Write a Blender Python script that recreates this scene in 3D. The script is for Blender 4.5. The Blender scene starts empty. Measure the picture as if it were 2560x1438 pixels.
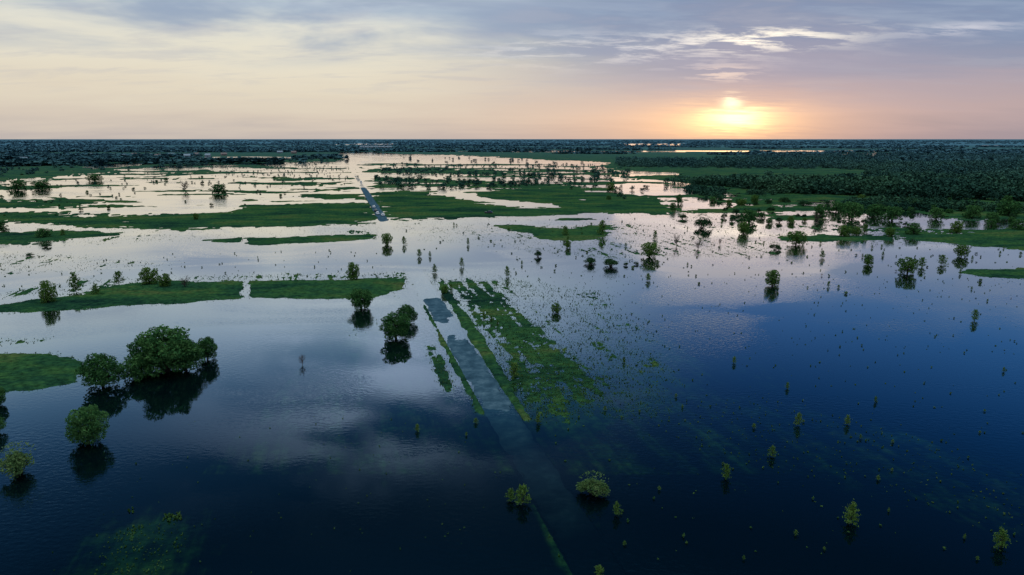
import bpy, math, random
import numpy as np
from mathutils import Vector, Matrix
import bmesh
rng=np.random.default_rng(7); random.seed(7)
scene=bpy.context.scene
COL=scene.collection
H=40.0; F=1707.0; P=math.atan(372/1707)
cp,sp=math.cos(P),math.sin(P)
def gp(x,y,z=0.0):
    u=(x-1280)/F; v=(719-y)/F
    dy=cp+v*sp; dz=-sp+v*cp
    t=(H-z)/-dz
    return (u*t, dy*t)
def pxm(y): return cp*(y-347)/H
def s2l(c):
    return tuple(((v/255)/12.92 if v/255<=.04045 else ((v/255+.055)/1.055)**2.4) for v in c)+(1.0,)

# ------------------------------------------------ noise
perm=rng.permutation(4096)
rv=rng.random(4096)*2-1
def vnoise(x,y,seed=0):
    xi=np.floor(x).astype(np.int64); yi=np.floor(y).astype(np.int64)
    fx=x-xi; fy=y-yi
    fx=fx*fx*(3-2*fx); fy=fy*fy*(3-2*fy)
    def h(a,b): return rv[perm[(perm[(a+seed*57)&4095]+b)&4095]]
    a=h(xi,yi); b=h(xi+1,yi); c=h(xi,yi+1); d=h(xi+1,yi+1)
    return (a*(1-fx)+b*fx)*(1-fy)+(c*(1-fx)+d*fx)*fy
def fbm(x,y,wl,octs=5,pers=.55,seed=0):
    o=0;a=1;t=0
    for i in range(octs):
        o=o+a*vnoise(x/wl+13.7*i,y/wl-7.1*i,seed+i); t+=a; a*=pers; wl/=2.03
    return o/t*1.6

# ------------------------------------------------ materials
def newmat(name):
    m=bpy.data.materials.new(name); m.use_nodes=True
    nt=m.node_tree; nt.nodes.clear()
    return m,nt
def N(nt,t,**k):
    n=nt.nodes.new(t)
    for a,b in k.items(): setattr(n,a,b)
    return n
def ramp(nt,stops,fac=None,interp='LINEAR'):
    r=N(nt,'ShaderNodeValToRGB'); cr=r.color_ramp; cr.interpolation=interp
    while len(cr.elements)>1: cr.elements.remove(cr.elements[-1])
    cr.elements[0].position=stops[0][0]; cr.elements[0].color=stops[0][1]
    for p,c in stops[1:]:
        e=cr.elements.new(p); e.color=c
    if fac is not None: nt.links.new(fac,r.inputs[0])
    return r
def simple(name,col,rough=.7,metal=0,spec=.3,noise=0,scale=3):
    m,nt=newmat(name)
    b=N(nt,'ShaderNodeBsdfPrincipled'); o=N(nt,'ShaderNodeOutputMaterial')
    b.inputs['Roughness'].default_value=rough; b.inputs['Metallic'].default_value=metal
    b.inputs['Specular IOR Level'].default_value=spec
    n=N(nt,'ShaderNodeTexNoise'); n.inputs['Scale'].default_value=scale
    tc=N(nt,'ShaderNodeTexCoord'); nt.links.new(tc.outputs['Object'],n.inputs['Vector'])
    c=np.array(col)
    r=ramp(nt,[(.3,tuple(c*(1-noise))+(1,)),(.7,tuple(np.minimum(c*(1+noise),1))+(1,))],n.outputs[0])
    nt.links.new(r.outputs[0],b.inputs['Base Color']); nt.links.new(b.outputs[0],o.inputs[0])
    return m
HAZE_TINT=(.055,.13,.175,1)  # aerial haze painted into albedo, stronger with distance from origin
def leafmat(name,dark,mid,light,scale=5.0,trans=.3,world=False,isl=.35):
    m,nt=newmat(name); o=N(nt,'ShaderNodeOutputMaterial')
    g=N(nt,'ShaderNodeNewGeometry')
    n=N(nt,'ShaderNodeTexNoise'); n.inputs['Scale'].default_value=scale; n.inputs['Detail'].default_value=1
    if world: nt.links.new(g.outputs['Position'],n.inputs['Vector'])
    else:
        tc=N(nt,'ShaderNodeTexCoord'); nt.links.new(tc.outputs['Object'],n.inputs['Vector'])
    a=N(nt,'ShaderNodeMath',operation='MULTIPLY_ADD'); nt.links.new(g.outputs['Random Per Island'],a.inputs[0]); a.inputs[1].default_value=isl
    nt.links.new(n.outputs[0],a.inputs[2])
    b=N(nt,'ShaderNodeMath',operation='MULTIPLY_ADD'); b.inputs[1].default_value=.2
    oi=N(nt,'ShaderNodeObjectInfo'); nt.links.new(oi.outputs['Random'],b.inputs[0])
    nt.links.new(a.outputs[0],b.inputs[2])
    r=ramp(nt,[(.45,dark+(1,)),(.72,mid+(1,)),(1.0,light+(1,))],b.outputs[0])
    d=N(nt,'ShaderNodeBsdfDiffuse')
    col=r.outputs[0]
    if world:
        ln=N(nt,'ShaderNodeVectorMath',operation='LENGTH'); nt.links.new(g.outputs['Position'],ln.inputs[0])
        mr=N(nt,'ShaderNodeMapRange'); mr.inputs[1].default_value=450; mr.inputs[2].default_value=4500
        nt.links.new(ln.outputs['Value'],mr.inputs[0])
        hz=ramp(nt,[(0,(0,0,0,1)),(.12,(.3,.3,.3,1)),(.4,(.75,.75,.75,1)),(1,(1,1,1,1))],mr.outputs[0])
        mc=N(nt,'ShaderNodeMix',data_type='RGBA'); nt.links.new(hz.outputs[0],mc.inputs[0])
        nt.links.new(col,mc.inputs[6]); mc.inputs[7].default_value=HAZE_TINT; col=mc.outputs[2]  # distant leaves take on the painted haze colour
    nt.links.new(col,d.inputs[0])
    if trans>0:
        t=N(nt,'ShaderNodeBsdfTranslucent'); mx=N(nt,'ShaderNodeMixShader'); mx.inputs[0].default_value=trans
        nt.links.new(col,t.inputs[0]); nt.links.new(d.outputs[0],mx.inputs[1]); nt.links.new(t.outputs[0],mx.inputs[2]); nt.links.new(mx.outputs[0],o.inputs[0])
    else: nt.links.new(d.outputs[0],o.inputs[0])
    return m
M_oak=leafmat('oak_foliage',(.015,.055,.020),(.038,.115,.036),(.08,.18,.055),6,.2)
M_sap=leafmat('sapling_foliage',(.03,.08,.02),(.07,.155,.035),(.13,.21,.05),6,.4)
M_bush=leafmat('willow_foliage',(.035,.09,.035),(.08,.15,.05),(.14,.21,.08),6,.3)
M_dkbush=leafmat('dark_shrub_foliage',(.010,.038,.020),(.025,.068,.032),(.045,.10,.04),6,.2)
M_bare=simple('bare_twigs',(.06,.04,.035),.9,noise=.3)
M_bark=simple('bark',(.035,.028,.022),.9,noise=.4,scale=20)
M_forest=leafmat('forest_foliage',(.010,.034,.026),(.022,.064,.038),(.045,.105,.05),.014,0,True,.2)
M_far=leafmat('far_forest_foliage',(.010,.036,.032),(.022,.06,.046),(.04,.09,.06),.005,0,True,.2)  # bluer greens, with distance haze painted into the leaf colour
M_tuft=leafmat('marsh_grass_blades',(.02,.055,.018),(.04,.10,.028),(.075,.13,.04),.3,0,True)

def murk(nt,g,col,depth=.22):  # light lost in murky water, painted as darker bed colour with depth
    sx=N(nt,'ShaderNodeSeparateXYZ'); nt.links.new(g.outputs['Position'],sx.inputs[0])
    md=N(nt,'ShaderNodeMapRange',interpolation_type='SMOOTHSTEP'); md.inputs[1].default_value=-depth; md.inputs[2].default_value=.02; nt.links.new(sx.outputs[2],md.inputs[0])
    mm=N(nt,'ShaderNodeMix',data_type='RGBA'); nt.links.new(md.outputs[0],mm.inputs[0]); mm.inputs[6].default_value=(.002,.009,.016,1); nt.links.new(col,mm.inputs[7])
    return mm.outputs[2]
def ground_material():
    m,nt=newmat('flooded_meadow'); o=N(nt,'ShaderNodeOutputMaterial'); L=nt.links
    g=N(nt,'ShaderNodeNewGeometry')
    mp=N(nt,'ShaderNodeMapping'); mp.inputs['Scale'].default_value=(.45,1,1); L.new(g.outputs['Position'],mp.inputs[0])
    n1=N(nt,'ShaderNodeTexNoise'); n1.inputs['Scale'].default_value=.05; n1.inputs['Detail'].default_value=6; n1.inputs['Roughness'].default_value=.78
    n2=N(nt,'ShaderNodeTexNoise'); n2.inputs['Scale'].default_value=.9; n2.inputs['Detail'].default_value=4; n2.inputs['Roughness'].default_value=.75
    L.new(mp.outputs[0],n1.inputs['Vector']); L.new(g.outputs['Position'],n2.inputs['Vector'])
    r1=ramp(nt,[(.36,(.007,.026,.020,1)),(.45,(.014,.052,.026,1)),(.54,(.026,.076,.026,1)),(.62,(.055,.085,.03,1)),(.7,(.028,.05,.026,1))],n1.outputs[0])
    r2=ramp(nt,[(.3,(.3,.3,.35,1)),(.5,(.9,.9,.9,1)),(.7,(1.6,1.5,1.2,1))],n2.outputs[0])
    mu=N(nt,'ShaderNodeMix',data_type='RGBA',blend_type='MULTIPLY'); mu.inputs[0].default_value=1
    L.new(r1.outputs[0],mu.inputs[6]); L.new(r2.outputs[0],mu.inputs[7])
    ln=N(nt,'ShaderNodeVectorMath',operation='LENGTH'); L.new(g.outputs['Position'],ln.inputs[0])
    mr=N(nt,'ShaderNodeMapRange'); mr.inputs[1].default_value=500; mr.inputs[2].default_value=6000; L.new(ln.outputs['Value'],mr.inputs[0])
    mc=N(nt,'ShaderNodeMix',data_type='RGBA'); L.new(mr.outputs[0],mc.inputs[0]); L.new(mu.outputs[2],mc.inputs[6]); mc.inputs[7].default_value=HAZE_TINT  # same haze painted into the far ground colour
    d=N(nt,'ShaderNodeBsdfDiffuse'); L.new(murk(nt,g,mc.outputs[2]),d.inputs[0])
    b=N(nt,'ShaderNodeBump'); b.inputs['Strength'].default_value=.6; b.inputs['Distance'].default_value=.3; L.new(n2.outputs[0],b.inputs['Height']); L.new(b.outputs[0],d.inputs['Normal'])
    L.new(d.outputs[0],o.inputs[0]); return m
def water_material():
    m,nt=newmat('flood_water'); o=N(nt,'ShaderNodeOutputMaterial'); L=nt.links
    g=N(nt,'ShaderNodeNewGeometry'); lw=N(nt,'ShaderNodeLayerWeight'); lw.inputs[0].default_value=.5
    S=lambda el:1-math.sin(math.radians(el))
    k=[(40,.03),(30,.065),(24,.14),(20,.24),(17,.35),(14,.48),(12,.58),(9,.70),(6,.83),(3,.93),(.5,.98)]
    r=ramp(nt,[(S(e),(v,v,v,1)) for e,v in k],lw.outputs['Facing'])
    mp=N(nt,'ShaderNodeMapping'); mp.inputs['Scale'].default_value=(1,1.6,1); mp.inputs['Rotation'].default_value=(0,0,.4)
    L.new(g.outputs['Position'],mp.inputs[0])
    n=N(nt,'ShaderNodeTexNoise'); n.inputs['Scale'].default_value=1.1; n.inputs['Detail'].default_value=2; L.new(mp.outputs[0],n.inputs['Vector'])
    nb=N(nt,'ShaderNodeTexNoise'); nb.inputs['Scale'].default_value=.014; nb.inputs['Detail'].default_value=4; nb.inputs['Distortion'].default_value=1.2; L.new(mp.outputs[0],nb.inputs['Vector'])
    rs=ramp(nt,[(.44,(.015,.015,.015,1)),(.62,(.16,.16,.16,1))],nb.outputs[0])
    bm=N(nt,'ShaderNodeBump'); bm.inputs['Distance'].default_value=.25; L.new(n.outputs[0],bm.inputs['Height']); L.new(rs.outputs[0],bm.inputs['Strength'])
    gl=N(nt,'ShaderNodeBsdfGlossy'); gl.inputs['Roughness'].default_value=.025
    tint=ramp(nt,[(S(30),(.3,.6,.78,1)),(S(20),(.6,.84,1,1)),(S(14),(.84,.96,1,1)),(S(9),(1,1,1,1))],lw.outputs['Facing'])
    L.new(tint.outputs[0],gl.inputs['Color']); L.new(bm.outputs[0],gl.inputs['Normal'])
    tr=N(nt,'ShaderNodeBsdfTransparent'); tr.inputs[0].default_value=(.5,.62,.56,1)
    mx=N(nt,'ShaderNodeMixShader'); L.new(r.outputs[0],mx.inputs[0]); L.new(tr.outputs[0],mx.inputs[1]); L.new(gl.outputs[0],mx.inputs[2])
    L.new(mx.outputs[0],o.inputs[0]); return m
def asphalt():
    m,nt=newmat('wet_asphalt'); o=N(nt,'ShaderNodeOutputMaterial'); L=nt.links
    g=N(nt,'ShaderNodeNewGeometry'); n=N(nt,'ShaderNodeTexNoise'); n.inputs['Scale'].default_value=.5; n.inputs['Detail'].default_value=6; n.inputs['Roughness'].default_value=.65
    L.new(g.outputs['Position'],n.inputs['Vector'])
    r=ramp(nt,[(.3,(.018,.044,.066,1)),(.5,(.035,.075,.105,1)),(.7,(.075,.13,.165,1))],n.outputs[0])
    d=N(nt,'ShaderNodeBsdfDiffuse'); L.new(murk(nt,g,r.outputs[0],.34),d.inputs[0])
    L.new(d.outputs[0],o.inputs[0]); return m
M_ground=ground_material(); M_water=water_material(); M_asph=asphalt()

# ------------------------------------------------ mesh helpers (quad soups)
def quadmesh(name,Q,mats,mi=None):
    n=len(Q); me=bpy.data.meshes.new(name)
    me.vertices.add(4*n); me.vertices.foreach_set('co',np.ascontiguousarray(Q,dtype=np.float32).ravel())
    me.loops.add(4*n); me.loops.foreach_set('vertex_index',np.arange(4*n,dtype=np.int32))
    me.polygons.add(n); me.polygons.foreach_set('loop_start',np.arange(0,4*n,4,dtype=np.int32))
    for m in mats: me.materials.append(m)
    if mi is not None: me.polygons.foreach_set('material_index',np.asarray(mi,dtype=np.int32))
    me.update(calc_edges=True)
    return me
def leaves(C,s,r=rng,asp=.65):
    n=len(C); nn=r.normal(size=(n,3)); nn/=np.linalg.norm(nn,axis=1)[:,None]
    t=np.cross(nn,r.normal(size=(n,3))); t/=np.linalg.norm(t,axis=1)[:,None]; b=np.cross(nn,t)
    s=np.broadcast_to(np.asarray(s),(n,))[:,None]
    t=t*s; b=b*s*asp
    return np.stack([C-t,C+b,C+t,C-b*.9],axis=1)
def tube(p0,p1,r0,r1,n=6):
    p0=np.array(p0,float);p1=np.array(p1,float); d=p1-p0; d/=np.linalg.norm(d)+1e-9
    a=np.cross(d,[.3,.9,.1]); a/=np.linalg.norm(a); b=np.cross(d,a)
    th=np.linspace(0,2*np.pi,n+1); c=np.cos(th)[:,None]*a+np.sin(th)[:,None]*b
    A=p0+c*r0; B=p1+c*r1
    return np.stack([A[:-1],A[1:],B[1:],B[:-1]],axis=1)
def blobleaves(cs,rs,per,size,r,zs=.85):
    out=[]
    for c,R in zip(cs,rs):
        k=int(per*(R/.16)**2); d=r.normal(size=(k,3)); d/=np.linalg.norm(d,axis=1)[:,None]
        rr=R*(.55+.5*r.random(k)**.6)*(1+.15*np.sin(d[:,0]*7+c[0]*30)*np.cos(d[:,2]*6))
        Pn=np.array(c)+d*rr[:,None]*np.array([1,1,zs])
        Pn=Pn[Pn[:,2]>.02]
        out.append(leaves(Pn,size*(.6+.8*r.random(len(Pn))),r))
    return np.concatenate(out)
def oak(seed,K=30,per=270,size=.024,low=.03,ctr=.45,half=.5):
    r=np.random.default_rng(seed); cs=[];rs=[]
    for i in range(K):
        f=(i+.5)/K; a=i*2.4+r.random()*.7
        z=low+.09+(.76-low)*f
        env=.38*math.sqrt(max(0.05,1-((z-ctr)/half)**2))
        q=env*(.6+.5*r.random())
        cs.append((q*math.cos(a),q*math.sin(a),z)); rs.append(.10+.08*r.random())
    cs.append((.02,0,.83)); rs.append(.14); cs.append((0,0,.5)); rs.append(.24); cs.append((0,0,.25)); rs.append(.2)
    Q=blobleaves(cs,rs,per,size,r)
    T=[tube((0,0,-.12),(.01,.01,.22),.045,.034,8),tube((.01,.01,.22),(.0,.02,.6),.034,.016,7)]
    for c in cs[::2]:
        m=(c[0]*.45,c[1]*.45,.12+c[2]*.45)
        T.append(tube((.0,.0,.1+.2*r.random()),m,.02,.012,5)); T.append(tube(m,c,.012,.004,5))
    return Q,np.concatenate(T)
def sapling(seed,nb=34,per=18,size=.045):
    r=np.random.default_rng(seed); T=[tube((0,0,-.15),(.02*r.normal(),.02*r.normal(),.95),.02,.006,5)]; L=[]
    for i in range(nb):
        z=.1+.8*i/nb; R=.52*math.sqrt(max(.02,1-((z-.40)/.58)**2))*(1.1-.5*z)
        R*=.5+.6*r.random(); a=i*2.4+r.random()
        e=np.array([R*math.cos(a),R*math.sin(a),z+.1*r.random()]); s=np.array([0,0,z-.05])
        T.append(tube(s,e,.007,.002,3))
        t=.25+.8*r.random(per); Pn=s+(e-s)*t[:,None]+r.normal(size=(per,3))*.04
        L.append(leaves(Pn,size*(.6+.9*r.random(per)),r))
    return np.concatenate(L),np.concatenate(T)
def bush(seed,K=16,per=170,size=.03):
    r=np.random.default_rng(seed); cs=[];rs=[]
    for i in range(K):
        a=r.random()*6.28;q=math.sqrt(r.random())*.36
        cs.append((q*math.cos(a),q*math.sin(a),.12+.62*(1-(q/.42)**2)*(.5+.5*r.random()))); rs.append(.1+.08*r.random())
    Q=blobleaves(cs,rs,per,size,r,1.25)
    k=120; a=r.random(k)*6.28; q=.1+.35*r.random(k)
    tip=np.stack([q*np.cos(a),q*np.sin(a),.98-q*q*1.6+.1*r.random(k)],1)
    Q=np.concatenate([Q,leaves(tip,size,r)])
    T=[tube((0,0,-.1),(c[0],c[1],c[2]),.015,.005,4) for c in cs]
    return Q,np.concatenate(T)
def bare(seed):
    r=np.random.default_rng(seed); T=[tube((0,0,-.1),(0,0,.5),.03,.015,5)]
    for i in range(34):
        a=r.random()*6.28;z=.05+.5*r.random();q=.2+.3*r.random()
        e=np.array([q*math.cos(a),q*math.sin(a),z+.2+.35*r.random()]); T.append(tube((0,0,z),e,.014,.005,3))
        for j in range(4):
            f=.4+.5*r.random(); m=np.array([0,0,z])+(e-np.array([0,0,z]))*f
            T.append(tube(m,m+r.normal(size=3)*.09+np.array([0,0,.08]),.007,.003,3))
    Q=np.concatenate(T); return Q[:1],Q
KINDS={}
def reg(kind,fn,seeds,mat,bark=M_bark):
    KINDS[kind]=[]
    for s in seeds:
        Q,T=fn(s)
        KINDS[kind].append((quadmesh(kind+'_crown',Q,[mat]),quadmesh(kind+'_trunk',T,[bark]),
            quadmesh(kind+'_whole',np.concatenate([Q,T]),[mat,bark],[0]*len(Q)+[1]*len(T))))
reg('oak',oak,[1,2,3,4,5],M_oak)
reg('sap',sapling,[11,12,13,14],M_sap)
reg('round',lambda s:oak(s,K=20,per=110,size=.036,low=.0,ctr=.44,half=.5),[21,22,23],M_sap)
reg('bush',bush,[31,32,33],M_bush)
reg('dark',bush,[41,42,43],M_dkbush)
reg('dktree',lambda s:oak(s,K=20,per=100,size=.038,low=-.04,ctr=.38,half=.55),[51,52,53],M_oak)
reg('bare',bare,[61,62],M_bare,M_bare)
INFO={'oak':('oak_tree','tree','broad dark green tree standing in flood water','broad trees standing in the flood'),
'sap':('young_tree','tree','slender yellow-green young tree rising from flood water','young trees scattered over the flooded meadow'),
'round':('small_tree','tree','small rounded fresh green tree standing in water','small round trees in the flood'),
'bush':('willow_bush','bush','low domed pale green willow bush in flood water','willow bushes in the flood'),
'dark':('shrub','bush','low dark green shrub half drowned in flood water','dark shrubs in the flood'),
'dktree':('tree','tree','dark green tree standing on the flooded plain','dark trees on the flooded plain'),
'bare':('bare_shrub','bush','leafless brown shrub poking out of the water','bare shrubs in the flood')}
cnt=[0]
def plant(kind,x,y,w,h,label=None,rot=None,z=0):
    gx,gy=gp(x,y); s=pxm(y); W=w/s*1.08; Hh=h/s*1.03
    cnt[0]+=1; var=KINDS[kind][cnt[0]%len(KINDS[kind])]
    nm,cat,lab,grp=INFO[kind]; rot=random.random()*6.28 if rot is None else rot
    big=(w>=30 and kind!='bare')
    if big:
        o=bpy.data.objects.new(nm,None); o.empty_display_size=.3
    else: o=bpy.data.objects.new(nm,var[2] if kind!='bare' else var[1])
    o.location=(gx,gy,z); o.scale=(W,W*random.uniform(.85,1.15),Hh); o.rotation_euler=(0,0,rot)
    o['label']=label or lab; o['category']=cat; o['group']=grp
    COL.objects.link(o)
    if big:
        for part,me in (('crown',var[0]),('trunk',var[1])):
            c=bpy.data.objects.new(part,me); c.parent=o; COL.objects.link(c)
    return o

# ------------------------------------------------ road axis
A_=np.array(gp(1234,1000)); B_=np.array(gp(942,525)); dr=(B_-A_)/np.linalg.norm(B_-A_); nr=np.array([dr[1],-dr[0]])
def road_lat(x,y):
    return (x-A_[0])*nr[0]+(y-A_[1])*nr[1], (x-A_[0])*dr[0]+(y-A_[1])*dr[1]
def s_at(py):
    Y=gp(1280,py)[1]; return (Y-A_[1])/dr[1]
keys=[(1500,-.36),(1300,-.26),(1120,-.20),(1060,-.13),(1015,.03),(960,.09),(900,.10),(860,.08),(836,-.02),(805,-.02),(792,.04),(752,.05),(738,-.02),(700,-.06),(600,-.14),(556,-.08),(547,.2),(520,.32),(486,.3),(478,.15),(468,.0),(440,.0),(428,-.1),(410,-.1)]
ks=np.array([s_at(k[0]) for k in keys]); kz=np.array([k[1] for k in keys])
def road_z(x,y,s): return np.interp(s,ks,kz)+.075*fbm(x,y,6,5,.65,seed=90)
RW=2.35

# ------------------------------------------------ land polygons (pixel outlines cast onto the ground), optional edge roughness
LAND=[
 [(40,558),(60,541),(350,537),(560,530),(640,515),(760,510),(930,508),(962,548),(800,562),(600,571),(450,577),(350,573),(200,568)],
 [(905,484),(1000,477),(1085,480),(1150,497),(1240,510),(1385,519),(1390,512),(1260,500),(1170,486),(1250,472),(1400,471),(1500,481),(1680,499),(1665,527),(1500,535),(1300,541),(1100,547),(965,550)],
 [(-120,578),(0,580),(150,577),(300,583),(240,592),(150,600),(0,615),(-120,622)],
 ([(508,600),(600,595),(606,606),(560,607)],.5),([(614,596),(700,595),(800,588),(940,586),(945,598),(800,607),(650,615),(618,610)],.5),
 [(1185,562),(1300,561),(1400,571),(1520,566),(1500,585),(1470,604),(1400,600),(1300,582)],
 ([(-60,772),(100,748),(200,736),(280,713),(400,703),(600,706),(604,746),(450,757),(280,767),(100,777),(0,782)],.6),
 ([(626,704),(750,703),(900,698),(1008,698),(1003,724),(930,747),(800,747),(630,744)],.5),
 [(-80,885),(110,885),(180,898),(215,922),(180,952),(100,975),(-80,990)],
 ([(1032,708),(1054,712),(1100,798),(1170,925),(1222,1038),(1198,1034),(1148,940),(1106,860),(1072,790)],.35),
 ([(1104,708),(1162,780),(1236,890),(1326,1050),(1300,1050),(1210,905),(1144,790),(1098,722)],.35),
 [(2430,680),(2640,670),(2640,700),(2480,696)],
 [(2260,592),(2400,585),(2640,560),(2640,632),(2500,622),(2350,612)],
 [(1925,588),(2060,585),(2240,592),(2200,604),(1960,600)],
 [(1815,517),(1900,512),(1990,520),(1960,529),(1850,527)],[(1895,535),(2065,540),(1960,552)],
 [(-100,503),(270,506),(200,519),(-100,524)],[(620,457),(830,461),(800,468),(640,463)],[(765,488),(925,485),(905,498),(790,496)],
 [(660,442),(800,446),(760,451),(660,447)],[(-100,528),(120,532),(60,545),(-100,545)],
 [(1110,462),(1180,458),(1420,462),(1530,478),(1400,474),(1230,470)],[(1380,545),(1480,548),(1400,553)],
 [(2280,530),(2640,520),(2640,548),(2380,548)],
 [(890,427),(1010,433),(1200,438),(1290,433),(1240,426),(1120,424),(1000,424)],[(950,446),(1200,452),(1260,458),(1050,458)],
 [(-400,350),(-400,462),(0,450),(150,441),(300,424),(420,412),(560,407),(838,404),(850,390),(1000,385),(1150,388),(1330,398),(1500,405),(1535,425),(1560,450),(1690,468),(1830,474),(1920,490),(2080,495),(2300,505),(2560,515),(2960,520),(2960,350)],
]
HOLES=[[(843,380),(935,379),(1000,386),(1130,389),(1310,400),(1400,408),(1390,415),(1250,413),(1060,408),(960,406),(900,404),(850,386)],
 [(2075,383),(2250,381),(2235,394),(2100,393)],[(1540,359),(1720,359),(1700,364),(1570,364)],[(-200,407),(45,405),(30,415),(-200,417)],
 [(180,412),(420,402),(560,402),(400,409),(230,424)],[(1540,425),(1690,432),(1700,438),(1560,440)],[(2330,391),(2480,388),(2440,397),(2350,397)],[(1250,424),(1500,420),(1540,440),(1380,436)],
 [(850,360),(1000,359),(980,363),(860,363)],[(1040,398),(1480,408),(1420,414),(1080,408)],[(1600,446),(1760,462),(1700,466),(1600,456)],
 [(300,396),(640,391),(820,394),(700,398),(420,401)]]
SOFT=[ # polygon, cap, fade width factor
 ([(1128,705),(1230,705),(1290,780),(1370,860),(1450,940),(1480,1000),(1400,1020),(1285,925),(1195,790)],.45,5),
 ([(1230,690),(1500,730),(1640,850),(1660,1000),(1560,1060),(1430,1040),(1440,940),(1300,780)],-.42,5),
 ([(1500,1010),(1900,990),(2300,1090),(2640,1210),(2640,1370),(2300,1260),(1800,1150),(1500,1050)],-1.55,3),
 ([(1070,866),(1088,870),(1128,955),(1124,978),(1098,945)],.15,.8),
 ([(260,1345),(340,1310),(450,1300),(470,1370),(400,1480),(230,1480)],-.5,4),
 ([(1334,1262),(1350,1262),(1485,1440),(1515,1500),(1470,1500),(1395,1400)],-.3,.8),
 ([(-100,843),(110,850),(60,860),(-100,865)],-.1,1),
 ([(-60,740),(200,700),(500,690),(1050,680),(1010,710),(600,712),(200,745)],-.25,2),
 ([(60,560),(450,578),(960,552),(940,590),(500,600),(0,620),(-100,560)],-.28,2),
 ([(0,420),(560,410),(900,420),(900,500),(500,520),(-100,560)],-.12,2),
 ([(950,550),(1700,530),(2000,560),(1950,640),(1400,640),(1050,600)],-.38,2),
 ([(1500,440),(1900,480),(2640,500),(2640,620),(2000,610),(1700,560),(1550,520)],-.15,2),
 ([(900,408),(1540,410),(1540,480),(930,480)],-.05,2),
 ([(-80,625),(200,640),(400,660),(0,690)],-.35,2),
]
def sdf(poly,X,Y,margin):
    W=np.array([gp(*p) for p in poly]); out=np.full(X.shape,-1e9)
    m=(X>W[:,0].min()-margin)&(X<W[:,0].max()+margin)&(Y>W[:,1].min()-margin)&(Y<W[:,1].max()+margin)
    x=X[m];y=Y[m]
    if len(x)==0: return out
    d=np.full(x.shape,1e18); ins=np.zeros(x.shape,bool)
    for i in range(len(W)):
        a=W[i];b=W[(i+1)%len(W)]; e=b-a; L=e@e+1e-9
        t=np.clip(((x-a[0])*e[0]+(y-a[1])*e[1])/L,0,1)
        d=np.minimum(d,(x-a[0]-t*e[0])**2+(y-a[1]-t*e[1])**2)
        c=((a[1]>y)!=(b[1]>y))
        if abs(e[1])>1e-9: ins^=c&(x<(e[0])*(y-a[1])/e[1]+a[0])
    out[m]=np.where(ins,1,-1)*np.sqrt(d); return out
def ampof(poly):
    W=np.array([gp(*p) for p in poly]); r=np.median(np.linalg.norm(W,axis=1)); return min(1.3*(r/125)**1.35,25)
def land_height(X,Y):
    R=np.hypot(X,Y)
    nz=fbm(X,Y,38,6,.62,seed=3); nf=fbm(X,Y,6,4,.7,seed=33)
    nx=fbm(X*.25,Y,12,5,.75,seed=36)
    lat,s=road_lat(X,Y)
    hn=fbm(lat,s*.08,1.7,4,.75,seed=40)*.75+.5*fbm(X,Y,1.7,3,.8,seed=43)+.3*fbm(X,Y,24,3,.5,seed=55)
    hf=fbm(X*.35,Y*.9,34,6,.68,seed=47)*1.15
    k=np.clip((R-220)/200,0,1); hi=hn*(1-k)+hf*k
    V=np.full(X.shape,-1.2)
    for p in LAND:
        k=1
        if isinstance(p,tuple): p,k=p
        a=ampof(p)*k; v=sdf(p,X,Y,a*4)/a; V=np.maximum(V,np.where(v>-50,np.clip(v,-3,2.0)+(nz*1.1+nf*.7+nx*1.5 if k==1 else nf*1.1+nz*.4+nx*.8*(k>.4)),-1.2))
    for p in HOLES:
        a=ampof(p)*.6; v=sdf(p,X,Y,a*4)/a; V=np.where(v>-50,np.minimum(V,-(np.clip(v,-3,3)+nz*.8)),V)
    pond=fbm(X*.35,Y*.9,420,4,.5,seed=66); V=np.where((R>1000)&(R<6000)&(pond>.6),-.5,V)
    z=np.where(V>0,.30*np.tanh(V*1.2),.16*np.clip(V,-2,0))
    z=np.where(z<-.14,z*1.9+.126,z)
    Vs=np.full(X.shape,-2.6)
    for p,cap,fw in SOFT:
        a=ampof(p)*fw; v=sdf(p,X,Y,a*3)/a; Vs=np.maximum(Vs,np.where(v>-50,np.clip(v-.3,-2,0)*.9+cap+hi*1.0,-2.6))
    zs=np.where(Vs>0,.06*np.tanh(Vs*1.5),.115*np.clip(Vs,-2.6,0))
    z=np.maximum(z,zs)
    z=np.where((z>0)&(R>700),z+.6*np.clip(V,0,1),z)
    z=np.where(R>9000,1.5,z)
    rz=road_z(X,Y,s); inr=(np.abs(lat)<RW+.15)&(s>ks.min())&(s<ks.max())
    z=np.where(inr,np.minimum(z,rz-.12),z)
    return z,V
phi=np.concatenate([np.arange(82,46,-3.),np.arange(46,13,-.095),np.arange(13,2,-.065),np.arange(2,.3,-.04),[.25,.2,.15,.1,.07,.05,.035]])
az=np.concatenate([np.arange(-85,-44,3.),np.arange(-44,44,.082),np.arange(44,86,3.)])
rr=H/np.tan(np.radians(phi)); AZ,RR=np.meshgrid(np.radians(az),rr)
X=RR*np.sin(AZ); Y=RR*np.cos(AZ)
Z,V=land_height(X,Y)
nrow,ncol=X.shape
me=bpy.data.meshes.new('ground')
me.vertices.add(nrow*ncol); me.vertices.foreach_set('co',np.stack([X,Y,Z],-1).astype(np.float32).ravel())
idx=np.arange(nrow*ncol).reshape(nrow,ncol)
q=np.ascontiguousarray(np.stack([idx[:-1,:-1],idx[:-1,1:],idx[1:,1:],idx[1:,:-1]],-1).reshape(-1,4))
a,b,c=[(X.ravel()[q[5,i]],Y.ravel()[q[5,i]]) for i in range(3)]
if (b[0]-a[0])*(c[1]-a[1])-(b[1]-a[1])*(c[0]-a[0])<0: q=np.ascontiguousarray(q[:,::-1])
me.loops.add(q.size); me.loops.foreach_set('vertex_index',q.astype(np.int32).ravel())
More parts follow.
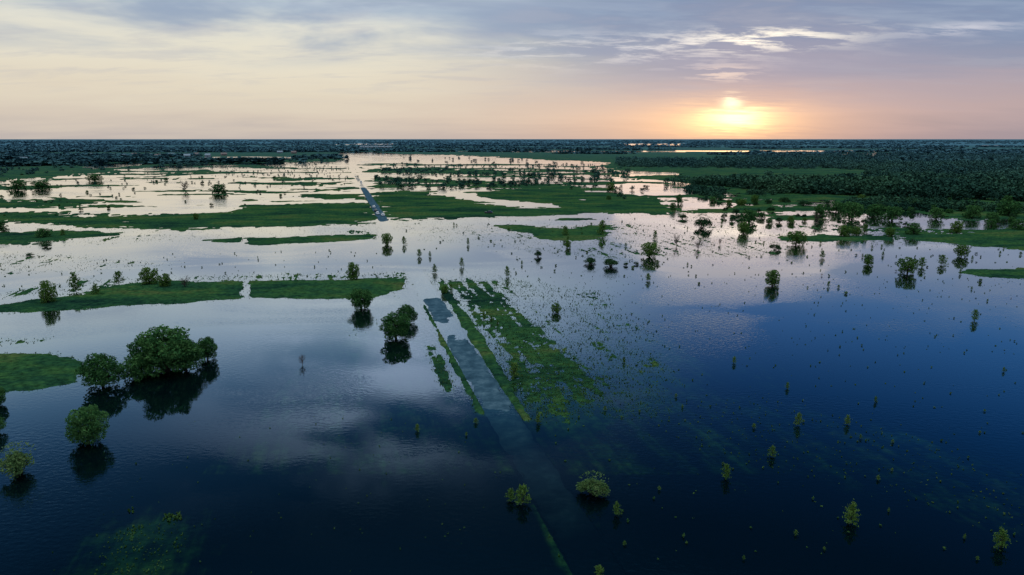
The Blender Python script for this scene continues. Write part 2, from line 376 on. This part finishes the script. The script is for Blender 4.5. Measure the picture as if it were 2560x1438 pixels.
me.polygons.add(len(q)); me.polygons.foreach_set('loop_start',np.arange(0,q.size,4,dtype=np.int32))
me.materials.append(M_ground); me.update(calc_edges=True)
me.polygons.foreach_set('use_smooth',np.ones(len(q),bool))
def add(name,me,**k):
    o=bpy.data.objects.new(name,me); COL.objects.link(o)
    for a,b in k.items(): o[a]=b
    return o
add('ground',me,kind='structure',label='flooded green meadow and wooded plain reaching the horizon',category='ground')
S=70000
wq=np.array([[[-S,-2000,0],[S,-2000,0],[S,S,0],[-S,S,0]]],float)
add('water',quadmesh('water',wq,[M_water]),kind='structure',label='calm dark blue flood water mirroring the sky',category='water')
ss=np.arange(ks.min(),min(ks.max(),s_at(418)),.35); ll=np.linspace(-RW,RW,19)
SS,LL=np.meshgrid(ss,ll,indexing='ij')
edge=.35*fbm(SS,LL*0,4,3,.6,seed=12)*(np.abs(LL)>RW-.4)
RX=A_[0]+SS*dr[0]+(LL+edge)*nr[0]; RY=A_[1]+SS*dr[1]+(LL+edge)*nr[1]
RZ=road_z(RX,RY,SS)-.05*(np.abs(LL)/RW)**3
vid=np.arange(RX.size).reshape(RX.shape)
me=bpy.data.meshes.new('road')
me.from_pydata(np.stack([RX,RY,RZ],-1).reshape(-1,3).tolist(),[],np.stack([vid[:-1,:-1],vid[:-1,1:],vid[1:,1:],vid[1:,:-1]],-1).reshape(-1,4).tolist())
me.materials.append(M_asph); me.update()
for p in me.polygons: p.use_smooth=True
add('road',me,kind='structure',label='straight asphalt road partly drowned by flood water',category='road')

# ------------------------------------------------ catalogued trees
T=[('oak',418,928,150,118,'large spreading dark green tree standing in flood water'),('oak',375,925,95,85,None),('oak',466,925,80,80,None),
('oak',519,900,50,60,None),('dktree',336,948,62,55,None),('oak',257,966,92,86,None),('oak',222,1108,86,98,None),('bush',48,1186,92,78,'pale green willow bush mirrored in dark water'),
('oak',903,772,60,52,None),('oak',990,846,74,66,None),('oak',1018,806,48,46,None),('oak',-6,1012,46,46,None),('oak',-25,1085,60,60,None),
('round',122,758,38,60,None),('sap',190,730,34,50,None),('sap',298,710,28,34,None),('round',374,712,46,46,None),('round',413,718,34,36,None),('sap',240,737,28,28,None),('bare',463,720,26,28,None),
('round',884,700,36,46,None),('round',966,612,28,30,None),('bush',1482,1236,78,54,'pale green domed willow bush mirrored in dark water'),
('sap',1307,1260,42,54,None),('sap',1277,1252,30,34,None),('sap',1541,1288,24,38,None),('sap',2127,1308,42,56,None),('sap',2436,802,20,30,None),('sap',2500,1370,36,54,None),
('round',1930,714,40,42,None),('round',2268,684,48,42,None),('sap',2304,668,22,26,None),('round',2170,662,26,28,None),('sap',2355,662,24,26,None),('round',2403,642,32,32,None),('sap',2055,645,14,20,None),
('round',1623,642,42,38,None),('dark',1527,668,54,26,None),('dark',1478,660,42,20,None),('dark',1345,642,22,20,None),('dark',1566,664,18,10,None),('dark',1590,662,14,8,None),
('dark',1755,570,54,32,None),('dark',1705,547,30,14,None),('dark',1937,625,30,18,None),('round',1990,612,46,36,None),('round',1858,585,30,32,None),('dktree',1872,556,50,32,None),
('round',2110,592,34,30,None),('round',2140,590,24,24,None),('sap',2162,586,20,26,None),('round',2225,592,26,24,None),('dktree',2283,586,38,30,None),('round',2390,583,32,32,None),
('sap',1505,587,28,36,None),('sap',1413,590,20,26,None),('round',1420,620,16,20,None),('bare',1691,614,20,28,None),('bare',1745,622,22,22,None),('bare',1800,612,12,16,None),
('sap',1154,667,14,24,None),('sap',1268,692,16,28,None),('sap',1087,682,16,22,None),('sap',1048,642,16,20,None),('sap',1170,612,10,18,None),('sap',1010,612,14,22,None),('sap',1075,642,9,14,None),
('round',1390,782,24,26,None),('sap',1620,702,16,20,None),('round',1887,512,22,26,None),('round',1822,514,16,16,None),('dktree',1697,510,20,24,None),('dktree',1682,526,18,20,None),
('dktree',546,484,40,24,None),('dktree',45,474,46,24,None),('dktree',104,472,48,20,None),('dktree',237,453,36,18,None),('bare',463,476,30,22,None),('round',490,550,14,18,None),
('dktree',110,594,34,24,None),('dktree',5,582,28,30,None),('dark',115,618,26,10,None),('sap',1638,598,14,22,None),('sap',158,590,14,18,None),
('sap',1043,1078,16,20,None),('sap',1190,1058,12,14,None),('sap',1345,1058,16,24,None),('sap',1835,908,12,18,None),('sap',1968,972,12,18,None),('sap',1995,1064,20,36,None),
('sap',2118,1062,18,26,None),('sap',1815,1198,26,42,None),('sap',1930,1142,22,30,None),('bare',756,912,20,26,None),('sap',1560,907,10,16,None),('sap',1498,1436,32,24,None),
('sap',1285,945,38,42,None),('sap',1885,1070,10,12,None),('sap',2195,1200,12,12,None),('dark',75,640,22,8,None),
('round',1112,735,18,22,None),('sap',1128,725,10,16,None),
('sap',1210,800,12,22,None),('sap',1228,805,9,16,None),('sap',1244,815,9,16,None),('round',1526,478,22,22,None),('dktree',1522,500,14,12,None),('dktree',2050,545,42,36,None),
('dktree',2130,548,54,44,None),('dktree',2185,540,44,30,None),('dktree',2230,552,48,36,None),('dktree',2090,530,36,26,None),('dktree',2340,548,34,30,None),('dktree',2430,545,50,32,None),('dktree',2520,540,56,40,None),
('dktree',2480,560,30,30,None),('bare',2040,560,30,30,None),('dark',2010,515,34,16,None),('dark',1960,505,36,16,None),('dark',2200,525,42,20,None),('dark',2280,520,48,22,None),('dktree',2545,575,34,28,None)]
for t in T: plant(*t)
def inpoly(p,poly):
    x,y=p;c=False
    for i in range(len(poly)):
        a=poly[i];b=poly[(i+1)%len(poly)]
        if (a[1]>y)!=(b[1]>y) and x<(b[0]-a[0])*(y-a[1])/(b[1]-a[1])+a[0]: c=not c
    return c
def rndin(poly):
    xs=[p[0] for p in poly];ys=[p[1] for p in poly]
    while 1:
        p=(random.uniform(min(xs),max(xs)),random.uniform(min(ys),max(ys)))
        if inpoly(p,poly): return p
ZONES=[([(1080,560),(1900,560),(2560,620),(2560,760),(1700,720),(1100,690)],46,(4,8),['sap','sap','round','bare']),
 ([(1760,500),(2560,500),(2560,575),(1800,560)],62,(12,28),['dktree','dark','dark','dark','round']),
 ([(1000,1050),(2560,900),(2560,1430),(1600,1430)],24,(4,7),['sap']),
 ([(0,440),(900,430),(900,500),(0,560)],30,(5,12),['dktree','dark','dark'])]
for poly,n,(w0,w1),kinds in ZONES:
    for i in range(n):
        x,y=rndin(poly); w=random.uniform(w0,w1)*( .8+ (y-430)/900); k=random.choice(kinds)
        plant(k,x,y,w,w*random.uniform(1.0,1.7) if k in('sap',) else w*random.uniform(.5,.8) if k=='dark' else w*random.uniform(.65,.85))

# ------------------------------------------------ stuff
def lowtree(seed,n,size,K=6,lo=.15):
    r=np.random.default_rng(seed); C=[]
    for k in range(K):
        a=k*2.4+r.random();q=r.random()**.5*.3; c=np.array([q*math.cos(a),q*math.sin(a),lo+(.78-lo)*(k+.5)/K*(1-.3*q)])
        d=r.normal(size=(n//K,3)); d/=np.linalg.norm(d,axis=1)[:,None]; C.append(c+d*.22*(.6+.45*r.random((n//K,1))))
    return leaves(np.concatenate(C),size*(.7+.6*r.random(n//K*K)),r,.8)
def scatter(variants,P3,W,Hh,r=rng):
    out=[]; k=r.integers(0,len(variants),len(P3))
    for i,v in enumerate(variants):
        m=k==i; n=m.sum()
        if n==0: continue
        a=r.random(n)*6.28; c,s=np.cos(a)[:,None,None],np.sin(a)[:,None,None]
        w=W[m][:,None,None]; h=Hh[m][:,None,None]
        x=v[None,:,:,0]; y=v[None,:,:,1]; z=v[None,:,:,2]
        Q=np.stack([(x*c-y*s)*w+P3[m,0][:,None,None],(x*s+y*c)*w+P3[m,1][:,None,None],z*h+P3[m,2][:,None,None]],-1)
        out.append(Q.reshape(-1,4,3))
    return np.concatenate(out)
def polypts(poly,n):
    W=np.array([gp(*p) for p in poly]); x0,y0=W.min(0);x1,y1=W.max(0); res=[];tot=0
    while tot<n:
        x=rng.uniform(x0,x1,n*3);y=rng.uniform(y0,y1,n*3)
        ins=np.zeros(x.shape,bool)
        for i in range(len(W)):
            a=W[i];b=W[(i+1)%len(W)]
            if abs(b[1]-a[1])<1e-9: continue
            ins^=((a[1]>y)!=(b[1]>y))&(x<(b[0]-a[0])*(y-a[1])/(b[1]-a[1])+a[0])
        res.append(np.stack([x[ins],y[ins]],1)); tot+=ins.sum()
    return np.concatenate(res)[:n]
VN=[lowtree(100+i,132,.075,K=6,lo=.1) for i in range(6)]
FP=[(1540,398),(1560,440),(1700,462),(1840,470),(1930,484),(2100,488),(2300,498),(2560,505),(2760,510),(2760,398)]
pts=np.concatenate([polypts(FP,5200),polypts([(1560,440),(1700,462),(1840,470),(1930,484),(2100,488),(2300,498),(2560,505),(2760,510),(2760,450),(2200,440),(1700,430)],3200)])
fz,_=land_height(pts[:,0],pts[:,1])
cl=fbm(pts[:,0]*.6,pts[:,1]*1.1,190,4,.6,seed=70); keep=(cl>-.34)&(fz>0); pts=pts[keep]; cl=cl[keep]
sz=rng.random(len(pts))**1.2
w=6.5+sz*10; h=(5+sz*7)*(1+.6*cl)
Q=scatter(VN,np.c_[pts,np.zeros(len(pts))],w,h)
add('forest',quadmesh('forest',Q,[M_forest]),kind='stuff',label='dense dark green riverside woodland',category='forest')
VM=[lowtree(200+i,66,.11) for i in range(5)]
out=[]
for poly,n,w0,w1,thr in [
  ([(890,427),(1010,433),(1200,440),(1540,445),(1540,430),(1280,426),(1000,424)],230,3,8,-.05),
  ([(920,444),(1250,450),(1500,464),(1300,468),(1100,474),(950,470)],160,3,7,-.5),
  ([(0,420),(430,408),(840,405),(840,398),(0,405)],260,4,10,.0),
  ([(-100,462),(0,450),(300,424),(560,412),(560,404),(-100,430)],340,4,10,.05),
  ([(1200,452),(1540,430),(1700,466),(1560,500),(1420,480)],90,3,7,-.2),
  ([(1000,386),(1500,400),(1540,425),(1000,415)],110,4,8,.1),
  ([(1700,470),(1950,488),(2560,512),(2640,540),(2000,520),(1760,496)],900,3,7.5,-.25),
  ([(0,430),(900,425),(900,480),(0,520)],190,1.3,2.8,-1),
  ([(540,408),(840,408),(880,450),(560,440)],200,1.3,2.8,-1),
  ([(1000,550),(2000,540),(2560,600),(2560,660),(1400,680),(1050,640)],110,.6,1.2,-1),
  ([(950,410),(1540,412),(1540,440),(950,440)],300,1.6,4,-1)]:
    p=polypts(poly,n); c=fbm(p[:,0],p[:,1],60,3,seed=71); p=p[c>thr]
    w=rng.uniform(w0,w1,len(p)); out.append(scatter(VM,np.c_[p,np.zeros(len(p))-.1],w,w*rng.uniform(.5,.85,len(p))))
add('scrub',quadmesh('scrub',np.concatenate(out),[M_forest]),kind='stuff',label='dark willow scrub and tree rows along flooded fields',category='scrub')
VF=[lowtree(300+i,32,.19,K=4) for i in range(5)]
n=42000
ph=np.radians(.12+1.75*rng.random(n)**1.2); r_=H/np.tan(ph); a_=np.radians(rng.uniform(-46,46,n))
fx=r_*np.sin(a_); fy=r_*np.cos(a_)
fz,fv=land_height(fx,fy)
c=fbm(fx*.45,fy*1.1,520,4,.6,seed=80)
keep=(fz>.1)&((c>.05)|(r_>9000))
fx,fy,r_,c=fx[keep],fy[keep],r_[keep],c[keep]
w=rng.uniform(13,26,len(fx))*(1+r_/9000); h=rng.uniform(5.5,9,len(fx))*(1+np.clip(c,0,.6))
Q=scatter(VF,np.c_[fx,fy,np.zeros(len(fx))],w,h)
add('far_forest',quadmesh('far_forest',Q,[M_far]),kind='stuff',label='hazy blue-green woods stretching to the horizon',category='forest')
R=np.hypot(X,Y)
def tuftpts(mask,n):
    cand=np.argwhere(mask); sel=cand[rng.choice(len(cand),n)]
    tx=X[sel[:,0],sel[:,1]]+rng.normal(size=n)*.35; ty=Y[sel[:,0],sel[:,1]]+rng.normal(size=n)*.35
    lat,s_=road_lat(tx,ty); k=np.abs(lat)>RW+.2; return tx[k],ty[k]
LT,_=road_lat(X,Y)
base_m=(R<420)&(R>50)&(np.abs(AZ)<.72)
p1=tuftpts(base_m&(Z>-.02)&(Z<.14),15000)
p2=tuftpts(base_m&(Z>-.09)&(Z<-.01)&(R>140),9000)
p3=tuftpts((R<260)&(R>95)&(Z>-.10)&(Z<.05)&(np.abs(LT)>2.5)&(np.abs(LT)<34)&(AZ>-.05)&(AZ<.25),7000)
def tuft(seed):
    r=np.random.default_rng(seed); o=[]
    for i in range(6):
        a=r.random()*6.28; b=np.array([math.cos(a),math.sin(a),0]); c=np.array([-b[1],b[0],0])*.12; base=b*.15*r.random(); tip=b*(.2+.3*r.random())+np.array([0,0,.7+.4*r.random()])
        o.append([base-c,base+c,tip+c*.3,tip-c*.3])
    return np.array(o)
VT=[tuft(i) for i in range(6)]
o2=[]
for (tx,ty),a,b in ((p1,.15,.4),(p2,.12,.35),(p3,.1,.28)):
    w=rng.uniform(a,b,len(tx)); o2.append(scatter(VT,np.c_[tx,ty,np.full(len(tx),-.02)],w,w*rng.uniform(.35,.8,len(tx))))
for poly,n,w0,w1 in [([(1200,690),(2560,680),(2560,1438),(1500,1438),(1250,1040)],700,.1,.36),([(0,640),(1000,620),(1040,700),(0,740)],110,.25,.6),([(300,1000),(1200,1060),(1500,1438),(100,1438)],110,.1,.22),
   ([(1150,700),(1500,720),(1700,860),(1500,1000),(1300,950)],500,.12,.36),([(1150,560),(1900,560),(2560,640),(2560,700),(1300,700)],150,.3,.7),
   ([(1500,1000),(1900,990),(2300,1090),(2560,1210),(2560,1370),(2300,1260),(1800,1150)],420,.1,.25),
   ([(405,1290),(450,1284),(455,1300),(410,1306)],30,.2,.4),([(312,1274),(335,1272),(334,1282),(314,1283)],9,.2,.3),([(260,1345),(340,1310),(450,1300),(470,1370),(400,1438),(230,1438)],160,.08,.2)]:
    p=polypts(poly,n); lat,s_=road_lat(p[:,0],p[:,1]); p=p[np.abs(lat)>4]; w=rng.uniform(w0,w1,len(p))
    o2.append(scatter([lowtree(400+i,30,.22,K=3) for i in range(4)],np.c_[p,np.full(len(p),-.05)],w,w*rng.uniform(.5,1.5,len(p))))
add('marsh_grass',quadmesh('marsh_grass',np.concatenate(o2),[M_tuft]),kind='stuff',label='yellow-green grass tufts and seedlings in shallow flood water',category='grass')

# ------------------------------------------------ cars, houses, bridge
M_white=simple('white_car_paint',(.75,.77,.8),.3,noise=.03); M_dark=simple('dark_car_paint',(.03,.035,.045),.3,noise=.05)
M_glass=simple('car_glass',(.02,.03,.04),.1,spec=.6); M_tyre=simple('tyre_rubber',(.02,.02,.02),.9)
M_lamp=simple('headlight_glass',(.7,.7,.65),.2)
def loft(name,secs,mat,bev=.05):
    bm=bmesh.new(); rings=[[bm.verts.new(v) for v in s] for s in secs]
    k=len(secs[0])
    for a,b in zip(rings[:-1],rings[1:]):
        for i in range(k): bm.faces.new([a[i],a[(i+1)%k],b[(i+1)%k],b[i]])
    bm.faces.new(rings[0][::-1]); bm.faces.new(rings[-1])
    bmesh.ops.recalc_face_normals(bm,faces=bm.faces)
    if bev: bmesh.ops.bevel(bm,geom=bm.edges[:],offset=bev,segments=2,affect='EDGES',clamp_overlap=True)
    me=bpy.data.meshes.new(name); bm.to_mesh(me); bm.free(); me.materials.append(mat); return me
def rect(x0,x1,y0,y1,z): return [(x0,y0,z),(x1,y0,z),(x1,y1,z),(x0,y1,z)]
def wheel_mesh():
    bm=bmesh.new(); bmesh.ops.create_cone(bm,cap_ends=True,segments=20,radius1=.32,radius2=.32,depth=.22)
    bmesh.ops.rotate(bm,verts=bm.verts,matrix=Matrix.Rotation(math.pi/2,3,'Y'))
    bmesh.ops.bevel(bm,geom=bm.edges[:],offset=.03,segments=1,affect='EDGES')
    me=bpy.data.meshes.new('wheel'); bm.to_mesh(me); bm.free(); me.materials.append(M_tyre); return me
WH=wheel_mesh()
def car(x,y,paint,label,rot,z):
    o=bpy.data.objects.new('parked_car',None); COL.objects.link(o); o.location=(x,y,z); o.rotation_euler=(0,0,rot)
    o['label']=label;o['category']='car';o['group']='cars stopped by the flooded road'
    def ch(n,me,loc=(0,0,0)):
        c=bpy.data.objects.new(n,me); c.parent=o; c.location=loc; COL.objects.link(c)
    ch('body',loft('body',[rect(-.82,.82,-2.1,2.1,.28),rect(-.88,.88,-2.2,2.2,.55),rect(-.84,.84,-2.1,2.12,.88)],paint,.06))
    ch('window',loft('window',[rect(-.78,.78,-1.75,1.05,.87),rect(-.62,.62,-1.25,.35,1.38)],M_glass,.03))
    ch('roof',loft('roof',[rect(-.63,.63,-1.3,.4,1.37),rect(-.58,.58,-1.2,.3,1.45)],paint,.03))
    for sx in(-1,1):
        for yy in(-1.35,1.35): ch('wheel',WH,(sx*.8,yy,.32))
        ch('headlight',loft('headlight',[rect(-.16,.16,-.05,.05,-.07),rect(-.14,.14,-.04,.04,.07)],M_lamp,.01),(sx*.6,2.15,.66))
ra=math.atan2(-dr[0],dr[1])
def carroad(py,lat,paint,label,flip=0):
    s=s_at(py); x=A_[0]+s*dr[0]+lat*nr[0]; y=A_[1]+s*dr[1]+lat*nr[1]
    car(x,y,paint,label,ra+flip,float(road_z(np.array(x),np.array(y),s))+.0)
carroad(521,-1.1,M_white,'white car stopped on the dry stretch of road')
carroad(537,-1.1,M_white,'white car stopped at the edge of the flooded road',math.pi)
carroad(541,1.2,M_white,'white car stopped at the edge of the flooded road')
carroad(530,-1.2,M_dark,'dark car stopped on the dry stretch of road')
carroad(456,1.1,M_white,'white car standing on the flooded causeway')
gx,gy=gp(1222,535); car(gx,gy,M_dark,'dark car parked on the green meadow',1.3,.28)
M_wall=simple('plaster_wall',(.24,.27,.29),.8,noise=.1); M_wall2=simple('brick_wall',(.2,.16,.14),.8,noise=.1); M_roof=simple('metal_roof',(.14,.2,.25),.6,noise=.15); M_roof2=simple('tiled_roof',(.13,.10,.10),.7,noise=.2)
def house(x,y,i):
    gx,gy=gp(x,y); o=bpy.data.objects.new('house',None); o.location=(gx,gy,1); o.rotation_euler=(0,0,random.uniform(-.6,.6)); COL.objects.link(o)
    pale=i%3!=0
    o['label']='pale village house with grey gabled metal roof' if pale else 'brick village house with brown gabled roof'; o['category']='house'; o['group']='village houses among trees'
    L,D,h=random.uniform(5,7),random.uniform(4,5),random.uniform(3,4)
    def ch(n,me,loc=(0,0,0)):
        c=bpy.data.objects.new(n,me); c.parent=o; c.location=loc; COL.objects.link(c)
    ch('wall',loft('wall',[rect(-L,L,-D,D,-1),rect(-L,L,-D,D,h)],M_wall if pale else M_wall2,0))
    ch('roof',loft('roof',[rect(-L-.6,L+.6,-D-.7,D+.7,h+.003),rect(-L-.6,L+.6,-.1,.1,h+3.6)],M_roof if pale else M_roof2,0))
    ch('chimney',loft('chimney',[rect(-.5,.5,-.5,.5,h+1.5),rect(-.5,.5,-.5,.5,h+4.6)],M_wall2,0),(L*.4,1,0))
    for k in(-1,0,1): ch('window' if k else 'door',loft('window',[rect(-.8,.8,-D-.06,-D+.02,(1.0 if k else -.2)),rect(-.8,.8,-D-.06,-D+.02,2.4)],M_glass,0),(k*L*.55,0,0))
hs=[(258,397),(282,394),(310,396),(336,392),(352,397),(372,393),(395,395),(430,391),(468,394),(492,391),(520,393),(228,392),(560,390),(60,404),(1600,366),(1640,365),(1672,366),(700,384),(735,385)]
for i,(x,y) in enumerate(hs): house(x,y,i)
M_br=simple('pale_bridge_steel',(.5,.56,.62),.6,noise=.05)
b0=np.array(gp(900,376)); b1=np.array(gp(980,376)); L=np.linalg.norm(b1-b0)
br=bpy.data.objects.new('bridge',None); br.location=(b0[0],b0[1],0); br.rotation_euler=(0,0,math.atan2(b1[1]-b0[1],b1[0]-b0[0])); COL.objects.link(br)
br['label']='pale steel arched bridge above distant trees'; br['category']='bridge'
def brp(n,Q):
    c=bpy.data.objects.new(n,quadmesh(n,Q,[M_br])); c.parent=br; COL.objects.link(c)
na=8; sp_=L/na
brp('deck',tube((0,0,12),(L,0,12),1.0,1.0,4))
for i in range(na):
    t=np.linspace(0,math.pi,13); pts=[(i*sp_+sp_/2-math.cos(a)*sp_/2,0,12+math.sin(a)*8) for a in t]
    brp('arch',np.concatenate([tube(pts[j],pts[j+1],.45,.45,4) for j in range(12)]+[tube(pts[j],(pts[j][0],0,12),.2,.2,4) for j in range(2,11,2)]))
    brp('pier',tube((i*sp_,0,-1),(i*sp_,0,11),1.2,1.0,6))

# ------------------------------------------------ world
w=bpy.data.worlds.new('World'); scene.world=w; w.use_nodes=True; nt=w.node_tree; nt.nodes.clear(); Lk=nt.links
def M(op,*args,clamp=False):
    n=N(nt,'ShaderNodeMath',operation=op); n.use_clamp=clamp
    for i,a in enumerate(args):
        if isinstance(a,(int,float)): n.inputs[i].default_value=a
        else: Lk.new(a,n.inputs[i])
    return n.outputs[0]
tc=N(nt,'ShaderNodeTexCoord'); sx=N(nt,'ShaderNodeSeparateXYZ'); Lk.new(tc.outputs['Generated'],sx.inputs[0])
x,y,z=sx.outputs
azn=M('MULTIPLY',M('ARCTAN2',x,y),57.2958); el=M('MULTIPLY',M('ARCSINE',z),57.2958)
def sst(v,a,b):
    n=N(nt,'ShaderNodeMapRange',interpolation_type='SMOOTHSTEP'); n.inputs[1].default_value=a;n.inputs[2].default_value=b; Lk.new(v,n.inputs[0]); return n.outputs[0]
def gauss(a,e,sa,se,E=None):
    p=M('ADD',M('POWER',M('ABSOLUTE',M('DIVIDE',M('SUBTRACT',azn,a),sa)),2),M('POWER',M('ABSOLUTE',M('DIVIDE',M('SUBTRACT',E or el,e),se)),2))
    return M('EXPONENT',M('MULTIPLY',p,-1))
def mixc(f,a,b,bt='MIX'):
    n=N(nt,'ShaderNodeMix',data_type='RGBA',blend_type=bt); n.clamp_factor=False
    for i,v in ((0,f),(6,a),(7,b)):
        if isinstance(v,(int,float,tuple)): n.inputs[i].default_value=v
        else: Lk.new(v,n.inputs[i])
    return n.outputs[2]
zc=M('ADD',M('MAXIMUM',z,0),.10)
cv=N(nt,'ShaderNodeCombineXYZ'); Lk.new(M('DIVIDE',x,zc),cv.inputs[0]); Lk.new(M('DIVIDE',y,zc),cv.inputs[1])
def cloudnoise(scale,sxy,off,detail=4,dist=.4,rough=.58):
    mp=N(nt,'ShaderNodeMapping'); mp.inputs['Scale'].default_value=(sxy[0],sxy[1],1); mp.inputs['Location'].default_value=off; mp.inputs['Rotation'].default_value=(0,0,.12); Lk.new(cv.outputs[0],mp.inputs[0])
    n=N(nt,'ShaderNodeTexNoise'); n.inputs['Scale'].default_value=scale; n.inputs['Detail'].default_value=detail; n.inputs['Distortion'].default_value=dist; n.inputs['Roughness'].default_value=rough
    Lk.new(mp.outputs[0],n.inputs['Vector']); return n.outputs[0]
n1=cloudnoise(.8,(.8,1.3),(3,1,0),5); n2=cloudnoise(2.0,(.7,1.5),(7,4,0),5,.3,.6); n3=cloudnoise(3.4,(.7,1.3),(1,9,2),7,.25,.64)
elw=M('ADD',el,M('MULTIPLY',M('SUBTRACT',n1,.5),3.0))
elf=M('ADD',el,M('MULTIPLY',M('SUBTRACT',n3,.5),2.2))
f=M('DIVIDE',elw,50.0,clamp=True)
def RP(st): return ramp(nt,[(e/50,s2l(c)) for e,c in st],f).outputs[0]
left=RP([(0,(192,182,176)),(1.5,(212,199,184)),(3.5,(224,213,193)),(6,(230,223,204)),(8,(222,221,210)),(9.5,(182,196,208)),(11,(226,234,236)),(13,(222,230,236)),(15.5,(182,202,226)),(18.5,(120,156,192)),(23,(64,108,152)),(30,(34,74,118)),(38,(70,115,160)),(46,(220,230,235))])
right=RP([(0,(150,144,156)),(2,(176,160,166)),(4,(166,158,172)),(6,(124,142,172)),(8.5,(86,126,172)),(11,(66,118,174)),(13.5,(48,110,176)),(20,(20,88,152)),(26,(12,66,120)),(34,(14,62,110)),(40,(80,125,165)),(46,(220,230,235))])
base=mixc(sst(azn,-14,22),left,right)
cm=M('MULTIPLY',sst(n1,.38,.60),sst(elw,5.0,8.5)); cm=M('MULTIPLY',cm,M('SUBTRACT',1.0,sst(el,11.5,14)))
base=mixc(M('MULTIPLY',cm,.85),base,s2l((146,163,188)))
hv=M('MULTIPLY',M('MULTIPLY',sst(n2,.32,.60),sst(elw,5.2,8.0)),sst(azn,-8,18)); hv=M('MULTIPLY',hv,M('SUBTRACT',1.0,sst(el,10,12)))
base=mixc(M('MULTIPLY',hv,.8),base,s2l((110,133,170)))
thin=M('MULTIPLY',M('MULTIPLY',sst(n2,.48,.66),sst(el,1.5,6)),M('SUBTRACT',1.0,sst(el,10,12)))
base=mixc(M('MULTIPLY',thin,.3),base,s2l((172,176,190)))
def addc(b,f,c): return mixc(1.0,b,mixc(f,(0,0,0,1),c),'ADD')
hc=M('MULTIPLY',sst(n2,.40,.58),gauss(-10,21.5,13,6)); base=addc(base,hc,(1.05,.92,.98,1))
base=addc(base,gauss(13,.8,14,2.4),(.21,.10,.0,1))
base=mixc(M('MULTIPLY',gauss(19,5.7,13,1.7,elf),.75),base,s2l((150,153,178)))
base=addc(base,gauss(17.2,1.3,6.2,1.7,elf),(.40,.19,.015,1))
base=addc(base,gauss(17.5,1.4,3.0,.85,elf),(.80,.55,.17,1))
base=addc(base,gauss(17.6,1.6,1.7,.5,elf),(.7,.6,.35,1))
base=addc(base,gauss(17.3,2.75,.7,.35,elf),(.9,.75,.42,1))
hi=M('MULTIPLY',sst(n3,.46,.60),gauss(19.5,7.3,5.5,.75)); base=addc(base,hi,(.9,.76,.46,1))
hi2=M('MULTIPLY',sst(n3,.46,.64),gauss(10,6.9,11,1.2)); base=addc(base,hi2,(.34,.29,.22,1))
hi3=M('MULTIPLY',sst(n3,.46,.6),gauss(32,7.2,3,.4)); base=addc(base,hi3,(.3,.25,.2,1))
hi4=M('MULTIPLY',sst(n3,.46,.58),gauss(16.5,4.9,2.4,.6)); base=addc(base,hi4,(.4,.27,.13,1))
base=mixc(1.0,base,mixc(sst(el,44,62),(1,1,1,1),(2.6,2.6,2.6,1)),'MULTIPLY')  # added brightness overhead, out of view, to light the foliage
sky=N(nt,'ShaderNodeTexSky',sky_type='NISHITA'); sky.sun_disc=False; sky.sun_elevation=math.radians(3.0); sky.sun_rotation=math.radians(18)
base=mixc(1.0,base,mixc(.004,(0,0,0,1),sky.outputs[0]),'ADD')
bg=N(nt,'ShaderNodeBackground'); Lk.new(base,bg.inputs[0]); bg.inputs[1].default_value=1.0
ow=N(nt,'ShaderNodeOutputWorld'); Lk.new(bg.outputs[0],ow.inputs[0])
sd=bpy.data.lights.new('sun','SUN'); sd.energy=.035; sd.angle=math.radians(20); sd.color=(1,.72,.45)
so=bpy.data.objects.new('sun',sd); COL.objects.link(so)
a=math.radians(18);e=math.radians(2.8); D=Vector((math.sin(a)*math.cos(e),math.cos(a)*math.cos(e),math.sin(e)))
so.rotation_euler=D.to_track_quat('Z','Y').to_euler()
cd=bpy.data.cameras.new('camera'); cd.sensor_width=36; cd.lens=36*F/2560; cd.clip_end=150000; cd.clip_start=.5
co=bpy.data.objects.new('camera',cd); COL.objects.link(co); co.location=(0,0,H); co.rotation_euler=(math.pi/2-P,0,0); scene.camera=co
scene.view_settings.view_transform='Standard'; scene.view_settings.look='None'; scene.view_settings.exposure=0
print('plants',cnt[0])
